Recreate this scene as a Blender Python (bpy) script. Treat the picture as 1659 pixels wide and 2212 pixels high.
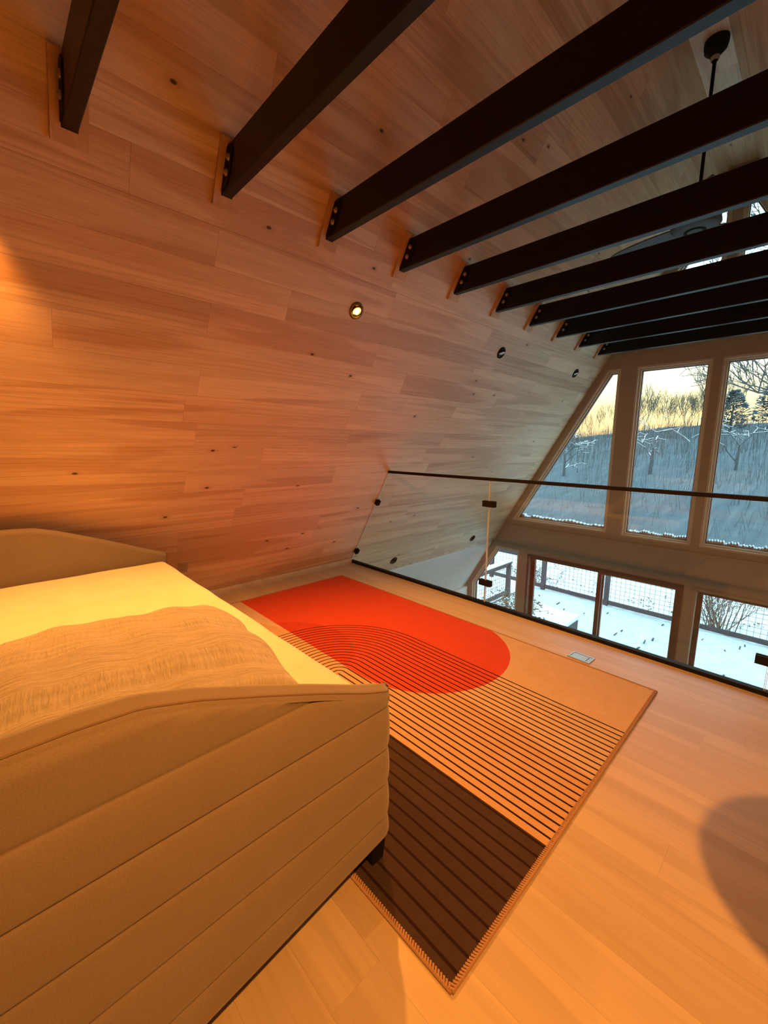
import bpy, bmesh, math, random
from mathutils import Vector, Matrix
from mathutils.geometry import tessellate_polygon
import numpy as np

# ------------------------------------------------------------------ clear
for o in list(bpy.data.objects):
    bpy.data.objects.remove(o, do_unlink=True)
S = bpy.context.scene
COL = S.collection
rnd = random.Random(7)

# ------------------------------------------------------------------ camera
# world: x across the A-frame, y along the ridge towards the gable, z up, loft floor z = 0
YAW, PITCH, ROLL = math.radians(46.112), math.radians(9.046), math.radians(0.517)
FPX = 894.57
fw = Vector((-math.sin(YAW) * math.cos(PITCH), math.cos(YAW) * math.cos(PITCH), -math.sin(PITCH)))
rt = Vector((math.cos(YAW), math.sin(YAW), 0))
up = rt.cross(fw)
r2 = rt * math.cos(ROLL) + up * math.sin(ROLL)
u2 = -rt * math.sin(ROLL) + up * math.cos(ROLL)
cam = bpy.data.cameras.new('camera')
cam.sensor_fit = 'HORIZONTAL'; cam.sensor_width = 36.0
cam.lens = FPX / 1659 * 36.0
cam.clip_start = 0.02; cam.clip_end = 600
camo = bpy.data.objects.new('camera', cam); COL.objects.link(camo)
mw = Matrix.Identity(4)
for i in range(3):
    mw[i][0] = r2[i]; mw[i][1] = u2[i]; mw[i][2] = -fw[i]
mw[0][3], mw[1][3], mw[2][3] = 0.0, 0.0, 1.3
camo.matrix_world = mw
S.camera = camo

# ------------------------------------------------------------------ sky (overcast winter dusk, warm at the horizon)
W = bpy.data.worlds.new('world'); S.world = W; W.use_nodes = True
nt = W.node_tree; nt.nodes.clear()
wo = nt.nodes.new('ShaderNodeOutputWorld'); bg = nt.nodes.new('ShaderNodeBackground')
tc = nt.nodes.new('ShaderNodeTexCoord'); sx = nt.nodes.new('ShaderNodeSeparateXYZ')
rp = nt.nodes.new('ShaderNodeValToRGB')
nt.links.new(tc.outputs['Generated'], sx.inputs[0]); nt.links.new(sx.outputs['Z'], rp.inputs['Fac'])
SKY = [(0.0, (0.40, 0.26, 0.12)), (0.045, (0.45, 0.31, 0.13)), (0.09, (0.45, 0.38, 0.17)), (0.15, (0.45, 0.48, 0.34)),
       (0.24, (0.45, 0.66, 0.71)), (0.40, (0.42, 0.74, 0.88)), (1.0, (0.42, 0.74, 0.88))]
cr = rp.color_ramp
while len(cr.elements) < len(SKY): cr.elements.new(0.5)
for e, (p, c) in zip(cr.elements, SKY):
    e.position = p; e.color = (*c, 1)
nt.links.new(rp.outputs[0], bg.inputs['Color']); nt.links.new(bg.outputs[0], wo.inputs['Surface'])
bg.inputs['Strength'].default_value = 2.2
S.view_settings.view_transform = 'Standard'; S.view_settings.look = 'None'
S.view_settings.gamma = 1.0; S.view_settings.use_curve_mapping = False
S.view_settings.exposure = 1.05
S.cycles.max_bounces = 5; S.cycles.diffuse_bounces = 3; S.cycles.glossy_bounces = 2; S.cycles.transmission_bounces = 2
S.cycles.transparent_max_bounces = 16; S.cycles.caustics_reflective = False; S.cycles.caustics_refractive = False

AMBER = (1.0, 0.345, 0.055)

# ------------------------------------------------------------------ geometry constants
K = 0.57735; X0 = -3.55; XC = -0.935; X1 = 2 * XC - X0          # slopes: x = X0 + K z and x = X1 - K z
ZR = 4.33; YG = 6.20; YB = -3.2; YR = 2.895; ZL = -2.65
CS = math.hypot(1, K)
xL = lambda z: X0 + K * z
xR = lambda z: X1 - K * z

# ------------------------------------------------------------------ helpers
class MB:
    def __init__(s): s.v = []; s.f = []; s.sm = []
    def add(s, vs, fs, smooth=False):
        b = len(s.v); s.v += [tuple(p) for p in vs]
        s.f += [tuple(b + i for i in f) for f in fs]; s.sm += [smooth] * len(fs); return s
    def box(s, x0, x1, y0, y1, z0, z1):
        vs = [(x, y, z) for x in (x0, x1) for y in (y0, y1) for z in (z0, z1)]
        return s.add(vs, [(0, 1, 3, 2), (4, 6, 7, 5), (0, 4, 5, 1), (2, 3, 7, 6), (0, 2, 6, 4), (1, 5, 7, 3)])
    def bar(s, a, b, w, h, upv=(0, 0, 1)):
        a = Vector(a); b = Vector(b); d = (b - a).normalized(); u = Vector(upv)
        if abs(d.dot(u)) > .98: u = Vector((0, 1, 0))
        r = d.cross(u).normalized() * (w / 2); u = r.normalized().cross(d) * (h / 2)
        vs = [p + q for p in (a, b) for q in (-r - u, r - u, r + u, -r + u)]
        return s.add(vs, [(3, 2, 1, 0), (4, 5, 6, 7), (0, 1, 5, 4), (1, 2, 6, 5), (2, 3, 7, 6), (3, 0, 4, 7)])
    def tube(s, pts, rad, n=8, cap=True):
        pts = [Vector(p) for p in pts]; rr = rad if isinstance(rad, (list, tuple)) else [rad] * len(pts)
        vs = []; up0 = None
        for i, p in enumerate(pts):
            d = (pts[min(i + 1, len(pts) - 1)] - pts[max(i - 1, 0)]).normalized()
            if up0 is None:
                up0 = Vector((0, 0, 1)) if abs(d.z) < .9 else Vector((1, 0, 0))
            r = d.cross(up0).normalized(); u = r.cross(d).normalized(); up0 = u
            for k in range(n):
                a = 2 * math.pi * k / n; vs.append(p + (r * math.cos(a) + u * math.sin(a)) * rr[i])
        fs = []
        for i in range(len(pts) - 1):
            for k in range(n):
                k2 = (k + 1) % n; fs.append((i * n + k, i * n + k2, (i + 1) * n + k2, (i + 1) * n + k))
        s.add(vs, fs, True)
        if cap:
            b = len(s.v) - len(vs); s.f.append(tuple(b + k for k in range(n - 1, -1, -1)))
            s.f.append(tuple(b + (len(pts) - 1) * n + k for k in range(n))); s.sm += [False, False]
        return s
    def lathe(s, prof, n=24, M=None, smooth=True):           # prof: (r, z) list about local z
        vs = []; M = M or Matrix.Identity(4)
        for r, z in prof:
            for k in range(n):
                a = 2 * math.pi * k / n; vs.append(M @ Vector((r * math.cos(a), r * math.sin(a), z)))
        fs = [(i * n + k, i * n + (k + 1) % n, (i + 1) * n + (k + 1) % n, (i + 1) * n + k) for i in range(len(prof) - 1) for k in range(n)]
        return s.add(vs, fs, smooth)
    def prism(s, poly, fn0, fn1):                            # convex polygon between two placements
        n = len(poly); vs = [fn0(p) for p in poly] + [fn1(p) for p in poly]
        fs = [tuple(range(n - 1, -1, -1)), tuple(range(n, 2 * n))] + [(i, (i + 1) % n, n + (i + 1) % n, n + i) for i in range(n)]
        return s.add(vs, fs)
    def ring(s, outer, inner, y0, y1):                       # polygon ring in the x-z plane, thickness in y
        n = len(outer)
        for i in range(n):
            j = (i + 1) % n
            q = [outer[i], outer[j], inner[j], inner[i]]
            s.prism(q, lambda p: (p[0], y0, p[1]), lambda p: (p[0], y1, p[1]))
        return s
    def build(s, name, mat, parent=None, **props):
        me = bpy.data.meshes.new(name); me.from_pydata(s.v, [], s.f); me.validate(verbose=False)
        if len(me.polygons) == len(s.sm): me.polygons.foreach_set('use_smooth', s.sm)
        bm = bmesh.new(); bm.from_mesh(me); bmesh.ops.recalc_face_normals(bm, faces=bm.faces); bm.to_mesh(me); bm.free()
        return link(name, me, mat, parent, **props)

def link(name, me, mat, parent=None, **props):
    o = bpy.data.objects.new(name, me); COL.objects.link(o)
    if mat is not None and me is not None and len(me.materials) == 0: me.materials.append(mat)
    if parent is not None: o.parent = parent
    for k_, v_ in props.items(): o[k_] = v_
    return o
def thing(name, label, cat, loc=(0, 0, 0), rz=0, group=None):
    o = bpy.data.objects.new(name, None); COL.objects.link(o); o.location = loc; o.rotation_euler = (0, 0, rz)
    o.empty_display_size = .05; o['label'] = label; o['category'] = cat
    if group: o['group'] = group
    return o
def tag(o, label, cat, group=None):
    o['label'] = label; o['category'] = cat
    if group: o['group'] = group
    return o
def inset(poly, d):
    n = len(poly); a = sum(poly[i][0] * poly[(i + 1) % n][1] - poly[(i + 1) % n][0] * poly[i][1] for i in range(n))
    sgn = 1 if a > 0 else -1; L = []
    for i in range(n):
        p, q = Vector(poly[i]), Vector(poly[(i + 1) % n]); t = (q - p).normalized()
        L.append((p + Vector((-t.y, t.x)) * d * sgn, t))
    out = []
    for i in range(n):
        (p, t), (q, w) = L[i - 1], L[i]
        den = t.x * w.y - t.y * w.x
        k_ = ((q.x - p.x) * w.y - (q.y - p.y) * w.x) / den
        out.append((p.x + t.x * k_, p.y + t.y * k_))
    return out
def lin(r, g, b):
    f = lambda c: (c / 255) / 12.92 if c / 255 <= .04045 else ((c / 255 + .055) / 1.055) ** 2.4
    return (f(r), f(g), f(b))

# ------------------------------------------------------------------ materials
def newmat(name):
    m = bpy.data.materials.new(name); m.use_nodes = True; t = m.node_tree
    return m, t, t.nodes['Principled BSDF']
class NT:
    def __init__(s, t): s.t = t
    def n(s, typ, **kw):
        x = s.t.nodes.new(typ)
        for k_, v_ in kw.items(): setattr(x, k_, v_)
        return x
    def l(s, a, b): s.t.links.new(a, b)
    def put(s, sock, v):
        if isinstance(v, bpy.types.NodeSocket): s.l(v, sock)
        else: sock.default_value = v
    def m(s, op, a, b=0.0, c=0.0):
        x = s.n('ShaderNodeMath', operation=op)
        s.put(x.inputs[0], a); s.put(x.inputs[1], b)
        if op in ('SMOOTH_MIN', 'MULTIPLY_ADD', 'COMPARE'): s.put(x.inputs[2], c)
        return x.outputs[0]
    def mix(s, f, a, b, mode='MIX'):
        x = s.n('ShaderNodeMix', data_type='RGBA', blend_type=mode)
        s.put(x.inputs['Factor'], f)
        for i_, v_ in (('A', a), ('B', b)):
            sk = [q for q in x.inputs if q.name == i_ and q.type == 'RGBA'][0]
            s.put(sk, v_ if isinstance(v_, bpy.types.NodeSocket) else (*v_[:3], 1))
        return [q for q in x.outputs if q.type == 'RGBA'][0]
    def ramp(s, f, stops):
        x = s.n('ShaderNodeValToRGB'); e = x.color_ramp.elements
        while len(e) < len(stops): e.new(.5)
        for q, (p, c) in zip(e, stops): q.position = p; q.color = (*c, 1) if len(c) == 3 else c
        s.put(x.inputs['Fac'], f); return x.outputs[0]
    def noise(s, vec, scale, detail=2, rough=.5, dist=0.0):
        x = s.n('ShaderNodeTexNoise'); s.l(vec, x.inputs['Vector'])
        x.inputs['Scale'].default_value = scale; x.inputs['Detail'].default_value = detail
        x.inputs['Roughness'].default_value = rough; x.inputs['Distortion'].default_value = dist
        return x.outputs['Fac']
    def vmap(s, vec, scale, loc=(0, 0, 0)):
        x = s.n('ShaderNodeMapping'); s.l(vec, x.inputs['Vector']); x.inputs['Scale'].default_value = scale
        x.inputs['Location'].default_value = loc; return x.outputs[0]
    def bump(s, h, strength, dist, bsdf, prev=None):
        x = s.n('ShaderNodeBump'); s.l(h, x.inputs['Height']); x.inputs['Strength'].default_value = strength
        x.inputs['Distance'].default_value = dist; s.l(x.outputs[0], bsdf.inputs['Normal']); return x
def simple(name, col, rough=.6, metal=0, var=.06, scale=20, bump=0.0, spec=.5):
    m, t, b = newmat(name); q = NT(t); tcn = q.n('ShaderNodeTexCoord').outputs['Object']
    nz = q.noise(tcn, scale, 3)
    c0 = tuple(max(0, c * (1 - var)) for c in col); c1 = tuple(min(1, c * (1 + var)) for c in col)
    q.l(q.ramp(nz, [(.3, c0), (.7, c1)]), b.inputs['Base Color'])
    b.inputs['Roughness'].default_value = rough; b.inputs['Metallic'].default_value = metal
    b.inputs['Specular IOR Level'].default_value = spec
    if bump: q.bump(nz, bump, .003, b)
    return m
def wood(name, pale, mid, dark, heart=.5, knots=True, rough=.4, grain=.5):
    """boards: grain along the object's own x axis; each board its own piece of wood"""
    m, t, b = newmat(name); q = NT(t)
    oi = q.n('ShaderNodeObjectInfo'); obj = q.n('ShaderNodeTexCoord').outputs['Object']
    cmb = q.n('ShaderNodeCombineXYZ')
    for i_, k_ in enumerate((91.7, 53.3, 17.9)): q.l(q.m('MULTIPLY', oi.outputs['Random'], k_), cmb.inputs[i_])
    va = q.n('ShaderNodeVectorMath', operation='ADD'); q.l(obj, va.inputs[0]); q.l(cmb.outputs[0], va.inputs[1])
    v = va.outputs[0]
    streak = q.noise(q.vmap(v, (.55, 9, 9)), 1.6, 3, .55, .5)
    c = q.ramp(streak, [(.33, mid), (.5, tuple((a + d) / 2 for a, d in zip(pale, mid))), (.66, pale)])
    # heartwood / sapwood
    hz = q.noise(q.vmap(v, (.32, 4.6, 4.6)), 1.5, 1, .45, .9)
    c = q.mix(q.m('MULTIPLY', q.ramp(hz, [(.53, (0, 0, 0)), (.585, (1, 1, 1))]), heart), c, dark)
    sz = q.noise(q.vmap(v, (.28, 5.5, 5.5), (7, 3, 1)), 1.3, 1, .4, .6)
    c = q.mix(q.m('MULTIPLY', q.ramp(sz, [(.55, (0, 0, 0)), (.59, (1, 1, 1))]), .75), c, tuple(min(1, a * 1.08) for a in pale))
    # cathedral figure
    wv = q.n('ShaderNodeTexWave', wave_type='BANDS', bands_direction='Y', wave_profile='SAW')
    q.l(q.vmap(v, (.9, 7, 7)), wv.inputs['Vector'])
    wv.inputs['Scale'].default_value = 1.5; wv.inputs['Distortion'].default_value = 7; wv.inputs['Detail'].default_value = 1.5
    wv.inputs['Detail Scale'].default_value = .8
    fig = q.ramp(wv.outputs['Fac'], [(.0, (.80, .74, .68)), (.22, (1, 1, 1)), (.8, (1, 1, 1)), (1, (.88, .84, .8))])
    msk = q.ramp(q.noise(q.vmap(v, (.5, 3, 3), (2, 9, 4)), 1.1, 1), [(.5, (0, 0, 0)), (.62, (1, 1, 1))])
    c = q.mix(q.m('MULTIPLY', msk, grain), c, q.mix(1.0, c, fig, 'MULTIPLY'))
    # fine grain
    fg = q.noise(q.vmap(v, (5, 160, 160)), 1.0, 1, .6)
    c = q.mix(.55 * grain, c, q.mix(1.0, c, q.ramp(fg, [(.35, (.78, .74, .7)), (.55, (1, 1, 1))]), 'MULTIPLY'))
    if knots:
        vo = q.n('ShaderNodeTexVoronoi', feature='F1', voronoi_dimensions='2D'); q.l(q.vmap(v, (1.3, 2.3, .02)), vo.inputs['Vector'])
        vo.inputs['Scale'].default_value = 2.0; vo.inputs['Randomness'].default_value = 1
        sp = q.n('ShaderNodeSeparateColor'); q.l(vo.outputs['Color'], sp.inputs[0])
        on = q.m('GREATER_THAN', sp.outputs[0], .86)
        k1 = q.m('MULTIPLY', q.ramp(vo.outputs['Distance'], [(.026, (1, 1, 1)), (.044, (0, 0, 0))]), on)
        k2 = q.m('MULTIPLY', q.ramp(vo.outputs['Distance'], [(.02, (1, 1, 1)), (.13, (0, 0, 0))]), on)
        c = q.mix(q.m('MULTIPLY', k2, .45), c, tuple(a * .75 for a in dark))
        c = q.mix(q.m('MULTIPLY', k1, .9), c, (.035, .016, .008))
    c = q.mix(1.0, c, oi.outputs['Color'], 'MULTIPLY')
    q.l(c, b.inputs['Base Color'])
    q.l(q.ramp(fg, [(.2, (rough + .1,) * 3), (.8, (rough,) * 3)]), b.inputs['Roughness'])
    return m
def glassmat(name, tint=(1, 1, 1), ior=1.45):
    m, t, b = newmat(name); q = NT(t); t.nodes.remove(b)
    out = [x for x in t.nodes if x.type == 'OUTPUT_MATERIAL'][0]
    tr = q.n('ShaderNodeBsdfTransparent'); tr.inputs[0].default_value = (*tint, 1)
    gl = q.n('ShaderNodeBsdfGlossy'); gl.inputs['Roughness'].default_value = .02
    lw = q.n('ShaderNodeLayerWeight'); lw.inputs['Blend'].default_value = .5
    fr = q.m('MULTIPLY_ADD', q.m('POWER', lw.outputs['Facing'], 5.0), .96, .035)      # Schlick, same from both sides
    mx = q.n('ShaderNodeMixShader'); q.l(fr, mx.inputs[0]); q.l(tr.outputs[0], mx.inputs[1]); q.l(gl.outputs[0], mx.inputs[2])
    q.l(mx.outputs[0], out.inputs['Surface']); return m
def fabric(name, col, scale=420, var=.12, bump=.35, rough=.9, sheen=.3):
    m, t, b = newmat(name); q = NT(t); tcn = q.n('ShaderNodeTexCoord').outputs['Object']
    a = q.noise(tcn, scale, 2, .7); l_ = q.noise(tcn, 7, 3)
    c = q.ramp(a, [(.3, tuple(x * (1 - var) for x in col)), (.7, tuple(min(1, x * (1 + var)) for x in col))])
    c = q.mix(1.0, c, q.ramp(l_, [(.3, (.93, .92, .91)), (.7, (1, 1, 1))]), 'MULTIPLY')
    q.l(c, b.inputs['Base Color']); b.inputs['Roughness'].default_value = rough
    b.inputs['Sheen Weight'].default_value = sheen; b.inputs['Sheen Roughness'].default_value = .5
    q.bump(a, bump, .002, b); return m
def emit(name, col, strength):
    m, t, b = newmat(name); b.inputs['Base Color'].default_value = (*col, 1)
    b.inputs['Emission Color'].default_value = (*col, 1); b.inputs['Emission Strength'].default_value = strength; return m

M = {}
M['wall_wood'] = wood('wall_boards', (.80, .60, .395), (.715, .495, .305), (.54, .30, .165), .5, grain=.8)
M['floor_wood'] = wood('floor_boards', (.51, .435, .31), (.46, .38, .26), (.42, .335, .22), .25, knots=False, rough=.34, grain=.3)
M['trim_wood'] = wood('block_wood', (.68, .44, .24), (.58, .35, .18), (.50, .28, .14), .2, knots=False, rough=.5)
M['gable'] = simple('taupe_paint', (.42, .325, .245), .55, var=.04, scale=6)
M['stop'] = simple('pale_window_stop', (.70, .61, .48), .5, var=.05, scale=15)
M['bronze'] = simple('brown_door_frame', (.16, .095, .06), .5, var=.1, scale=25)
M['white'] = simple('white_plaster', (.80, .80, .78), .7, var=.02, scale=5)
M['black'] = simple('black_metal', (.008, .008, .009), .6, var=.2, scale=60, spec=.2)
M['beam'] = simple('black_stained_timber', (.0025, .0026, .003), .42, var=.4, scale=45, bump=.2, spec=.36)
M['bolt'] = simple('bolt_steel', (.40, .33, .26), .45, metal=.7, var=.1)
M['glass'] = glassmat('clear_glass')
M['rail_glass'] = glassmat('railing_glass', (.985, .99, .985))
M['edge'] = simple('glass_edge', (.62, .70, .66), .2, var=.05)
M['steel'] = simple('brushed_steel', (.55, .54, .50), .35, metal=.8, var=.05, scale=200)
M['plate'] = simple('outlet_plate', (.46, .36, .26), .5, var=.02)
M['slot'] = simple('dark_slot', (.02, .018, .016), .6)
M['snow'] = simple('snow', (.70, .72, .735), .85, var=.05, scale=3, bump=.6)
M['deckwood'] = simple('weathered_deck_timber', (.042, .045, .05), .7, var=.2, scale=12)
M['wire'] = simple('dark_wire', (.02, .022, .025), .6)
M['bark'] = simple('winter_bark', (.065, .075, .08), .9, var=.2, scale=4)
M['bark_far'] = simple('grey_bark', (.10, .105, .08), .9, var=.2, scale=2)
M['bark_warm'] = simple('brown_bark', (.20, .13, .085), .9, var=.3, scale=8)
M['pine'] = simple('pine_needles', (.06, .10, .12), .9, var=.25, scale=2)
M['dryleaf'] = simple('dry_leaves', (.17, .12, .07), .8, var=.4, scale=9)
M['pillow'] = None

# ------------------------------------------------------------------ room shell
def shell(name, vs, mat):
    o = MB().add(vs, [tuple(range(len(vs)))]).build(name, mat); o['kind'] = 'structure'; return o
def plank_mesh(L, Wd, T=.012, g=.0003, c=.0005):
    if T > .013: g, c = .0001, .0002              # tight floor joints
    x, y = L / 2 - g, Wd / 2 - g
    vs = [(-x, -y, 0), (x, -y, 0), (x, y, 0), (-x, y, 0), (-x, -y, T - c), (x, -y, T - c), (x, y, T - c), (-x, y, T - c),
          (-x + c, -y + c, T), (x - c, -y + c, T), (x - c, y - c, T), (-x + c, y - c, T)]
    fs = [(3, 2, 1, 0), (8, 9, 10, 11)]
    for i in range(4):
        j = (i + 1) % 4; fs += [(i, j, 4 + j, 4 + i), (4 + i, 4 + j, 8 + j, 8 + i)]
    me = bpy.data.meshes.new('plank'); me.from_pydata(vs, [], fs); return me
def lay(parent, mat, org, ax, ay, L0, L1, W0, W1, row, starts, rng, tone, lens=(1.1, 1.9), T=.012):
    """boards on a plane: ax along the boards, ay across the rows; starts(i) gives fixed joints of a row"""
    ax = Vector(ax); ay = Vector(ay); az = ax.cross(ay); n = 0; i = 0; w = W0
    while w < W1 - 1e-6:
        wd = min(row, W1 - w); js = starts(i)
        cuts = [L0]
        if js is not None:
            p = js
            while p > L0: p -= lens[0]
            while True:
                p += lens[0]
                if p >= L1 - .05: break
                if p > L0 + .1: cuts.append(p)
        else:
            p = L0 + rng.uniform(.25, lens[1])
            while p < L1 - .25: cuts.append(p); p += rng.uniform(*lens)
        cuts.append(L1)
        for a, b_ in zip(cuts, cuts[1:]):
            o = link('plank', plank_mesh(b_ - a, wd, T), mat, parent)
            c = Vector(org) + ax * ((a + b_) / 2) + ay * (w + wd / 2)
            m_ = Matrix((( ax.x, ay.x, az.x, c.x), (ax.y, ay.y, az.y, c.y), (ax.z, ay.z, az.z, c.z), (0, 0, 0, 1)))
            o.matrix_basis = m_; o.color = tone(rng, i, (a + b_) / 2, w); n += 1
        w += wd; i += 1
    return n
def tone_wall(r, i, l, w):
    t = r.uniform(.94, 1.05); pk = r.uniform(-.035, .035)
    if r.random() < .14: t *= .88; pk = -.03
    return (t, t * (1 + pk), t * (1 + pk * 1.6), 1)
def tone_floor(r, i, l, w):
    t = r.uniform(.95, 1.04); return (t, t, t * r.uniform(.96, 1.03), 1)
ROW = .1785; SB = -.33 * CS
# left slope: backing 12 mm behind the boards' face
nL = Vector((1, 0, -K)).normalized()
T_ = .012
wl = shell('wall_left', [Vector((xL(z), y, z)) - nL * T_ for z, y in ((-.33, YB), (-.33, YG + .02), (ZR, YG + .02), (ZR, YB))], M['wall_wood'])
axL, ayL = Vector((0, -1, 0)), Vector((K, 0, 1)).normalized()       # ax x ay must face into the room
if axL.cross(ayL).dot(nL) < 0: axL = -axL
sg = axL.y
ROW0 = 1.119 - round((1.119 - SB) / ROW) * ROW
joints = {}
for r_, j_ in ((1.119, .965), (.584, .975), (1.831, .965), (2.545, .96), (2.20, 2.22), (1.475, 2.24)):
    joints[round((r_ - ROW0) / ROW)] = j_ * sg
org = Vector((X0, 0, 0)) - nL * T_
lay(wl, M['wall_wood'], org, axL, ayL, min(YB * sg, YG * sg), max(YB * sg, YG * sg), ROW0, ZR * CS, ROW, lambda i: joints.get(i), random.Random(11), tone_wall, (1.25, 2.6))
nR = Vector((-1, 0, -K)).normalized()
wr = shell('wall_right', [Vector((xR(z), y, z)) - nR * T_ for z, y in ((-.33, YB), (ZR, YB), (ZR, YG + .02), (-.33, YG + .02))], M['wall_wood'])
axR, ayR = Vector((0, 1, 0)), Vector((-K, 0, 1)).normalized()
if axR.cross(ayR).dot(nR) < 0: axR = -axR
lay(wr, M['wall_wood'], Vector((X1, 0, 0)) - nR * T_, axR, ayR, *sorted((YB * axR.y, YG * axR.y)), SB, ZR * CS, ROW, lambda i: None, random.Random(5), tone_wall, (1.25, 2.1))
ce = shell('ceiling', [(xL(ZR) - .05, YB, ZR + T_), (xL(ZR) - .05, YG, ZR + T_), (xR(ZR) + .05, YG, ZR + T_), (xR(ZR) + .05, YB, ZR + T_)], M['wall_wood'])
lay(ce, M['wall_wood'], (XC, 0, ZR + T_), (0, 1, 0), (1, 0, 0), YB, YG, xL(ZR) - XC, xR(ZR) - XC, .3, lambda i: None, random.Random(3), tone_wall, (1.3, 2.2))
# loft floor, boards parallel to the railing
fl = MB().box(xL(-.15), xR(-.15), YB, YR + .03, -.26, -.014).build('floor', M['floor_wood']); fl['kind'] = 'structure'
lay(fl, M['floor_wood'], (0, 0, -.014), (1, 0, 0), (0, 1, 0), xL(0) + .01, xR(0) - .01, YB, YR - .02, .152, lambda i: None, random.Random(21), tone_floor, (1.3, 2.2), .014)
# baseboard strip at the foot of the slope
bb = MB().prism([(xL(0) + .004, 0), (xL(0) + .055, 0), (xL(0) + .055, .03), (xL(.05) + .012, .05), (xL(.05) + .002, .05)], lambda p: (p[0], YB, p[1]), lambda p: (p[0], YR - .03, p[1])).build('baseboard_left', M['floor_wood']); bb['kind'] = 'structure'
shell('wall_back', [(xL(-.33), YB, -.33), (xR(-.33), YB, -.33), (xR(ZR), YB, ZR), (xL(ZR), YB, ZR)], M['wall_wood'])
# lower storey: white slope foot, knee walls, floor
ZK = -1.2
shell('wall_lower_left', [(xL(-.24) - .03, YB, -.24), (xL(-.24) - .03, YG + .1, -.24), (xL(-.36) - .006, YG + .1, -.36), (xL(ZK), YG + .1, ZK), (xL(ZK), YB, ZK), (xL(-.36) - .006, YB, -.36)], M['white'])
shell('wall_knee_left', [(xL(ZK), YB, ZK), (xL(ZK), YG + .1, ZK), (xL(ZK), YG + .1, ZL), (xL(ZK), YB, ZL)], M['white'])
shell('wall_lower_right', [(xR(-.24) + .03, YB, -.24), (xR(-.24) + .03, YG + .1, -.24), (xR(-.36) + .006, YG + .1, -.36), (xR(ZK), YG + .1, ZK), (xR(ZK), YB, ZK), (xR(-.36) + .006, YB, -.36)], M['white'])
shell('wall_knee_right', [(xR(ZK), YB, ZK), (xR(ZK), YG, ZK), (xR(ZK), YG, ZL), (xR(ZK), YB, ZL)], M['white'])
shell('floor_lower', [(xL(ZK), YB, ZL + .05), (xR(ZK), YB, ZL + .05), (xR(ZK), YG, ZL + .05), (xL(ZK), YG, ZL + .05)], M['floor_wood'])
shell('wall_lower_back', [(xL(ZK), YB, ZL), (xR(ZK), YB, ZL), (xR(-.33), YB, -.33), (xL(-.33), YB, -.33)], M['white'])
sill = MB().box(xL(ZK), xL(ZK) + .05, 2.9, YG - .01, ZK - .5, ZK - .03).build('trim_1', M['white']); sill['kind'] = 'structure'

# ------------------------------------------------------------------ gable wall with its openings
mir = lambda poly: [(2 * XC - x, z) for x, z in reversed(poly)]
OFF = .09
opA = [(xL(.12) + OFF, .12), (-1.95, .12), (-1.95, 2.34), (xL(2.34) + OFF, 2.34)]
opB = [(-1.765, .11), (-.978, .11), (-.978, 2.34), (-1.765, 2.34)]
zt = (-.978 - .13 - X0) / K
opE = [(xL(2.82) + .13, 2.82), (-.978, 2.82), (-.978, zt - .04), (-1.0, zt - .04)]
opE[3] = (xL(zt - .04) + .13, zt - .04)
opG = [(xL(-.37) + .10, -.37), (-4.125, -1.12), (-4.125, -2.42), (-3.235, -2.42), (-3.235, -.37)]
opH = [(-3.08, -2.58), (-.985, -2.58), (-.985, -.40), (-3.08, -.40)]
opens = [('A', opA), ('B', opB), ('E', opE), ('G', opG), ('H', opH)]
allop = []
for nme, p in opens:
    allop.append((nme, p)); allop.append((nme + 'm', mir(p)))
outer = [(xL(ZK) - .04, ZL), (xR(ZK) + .04, ZL), (xR(ZK) + .04, ZK), (xR(ZR) + .04, ZR + .03), (xL(ZR) - .04, ZR + .03), (xL(ZK) - .04, ZK)]
loops = [outer] + [p for _, p in allop]
tri = tessellate_polygon([[Vector((x, z, 0)) for x, z in lp] for lp in loops])
flat = [p for lp in loops for p in lp]; Nn = len(flat)
vs = [(x, YG, z) for x, z in flat] + [(x, YG + .17, z) for x, z in flat]
fs = [tuple(t) for t in tri] + [tuple(Nn + i for i in reversed(t)) for t in tri]
b0 = 0
for lp in loops:
    n = len(lp)
    fs += [(b0 + i, b0 + (i + 1) % n, Nn + b0 + (i + 1) % n, Nn + b0 + i) for i in range(n)]; b0 += n
gw = MB().add(vs, fs).build('wall_front', M['gable']); gw['kind'] = 'structure'
# slim ledge above the band, as in the photograph
lg = MB().box(xL(.07) + .02, xR(.07) - .02, YG - .018, YG + .01, .015, .04).build('trim_2', M['gable']); lg['kind'] = 'structure'
wn = 1
for nme, p in allop:
    door = nme[0] == 'H'
    if door: continue
    i1 = inset(p, .022); i2 = inset(p, .048)
    w = MB().ring(p, i1, YG + .012, YG + .11).build('window_%d' % wn, M['stop']); w['kind'] = 'structure'; wn += 1
    MB().ring(i1, i2, YG + .045, YG + .11).build('glazing_bead', M['stop'], w)
    MB().ring(i2, inset(p, .058), YG + .07, YG + .11).build('gasket', M['bronze'], w)
    MB().prism(inset(p, .05), lambda q: (q[0], YG + .084, q[1]), lambda q: (q[0], YG + .092, q[1])).build('pane', M['glass'], w)
    if nme[0] in 'AB':      # snow gathered on the outer sill
        zz = min(q[1] for q in p); xs = [q[0] for q in p if abs(q[1] - zz) < 1e-6]
        s_ = MB(); n = 26; a0, a1 = min(xs) + .06, max(xs) - .02; rr = random.Random(wn)
        for i in range(n):
            xa, xb = a0 + (a1 - a0) * i / n, a0 + (a1 - a0) * (i + 1) / n; h_ = rr.uniform(.015, .05)
            s_.prism([(xa, zz + .02), (xb, zz + .02), (xb, zz + .05 + h_ * .6), ((xa + xb) / 2, zz + .055 + h_), (xa, zz + .05 + h_ * .6)], lambda q: (q[0], YG + .10, q[1]), lambda q: (q[0], YG + .19, q[1]))
        s_.build('sill_snow', M['snow'], w)
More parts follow.
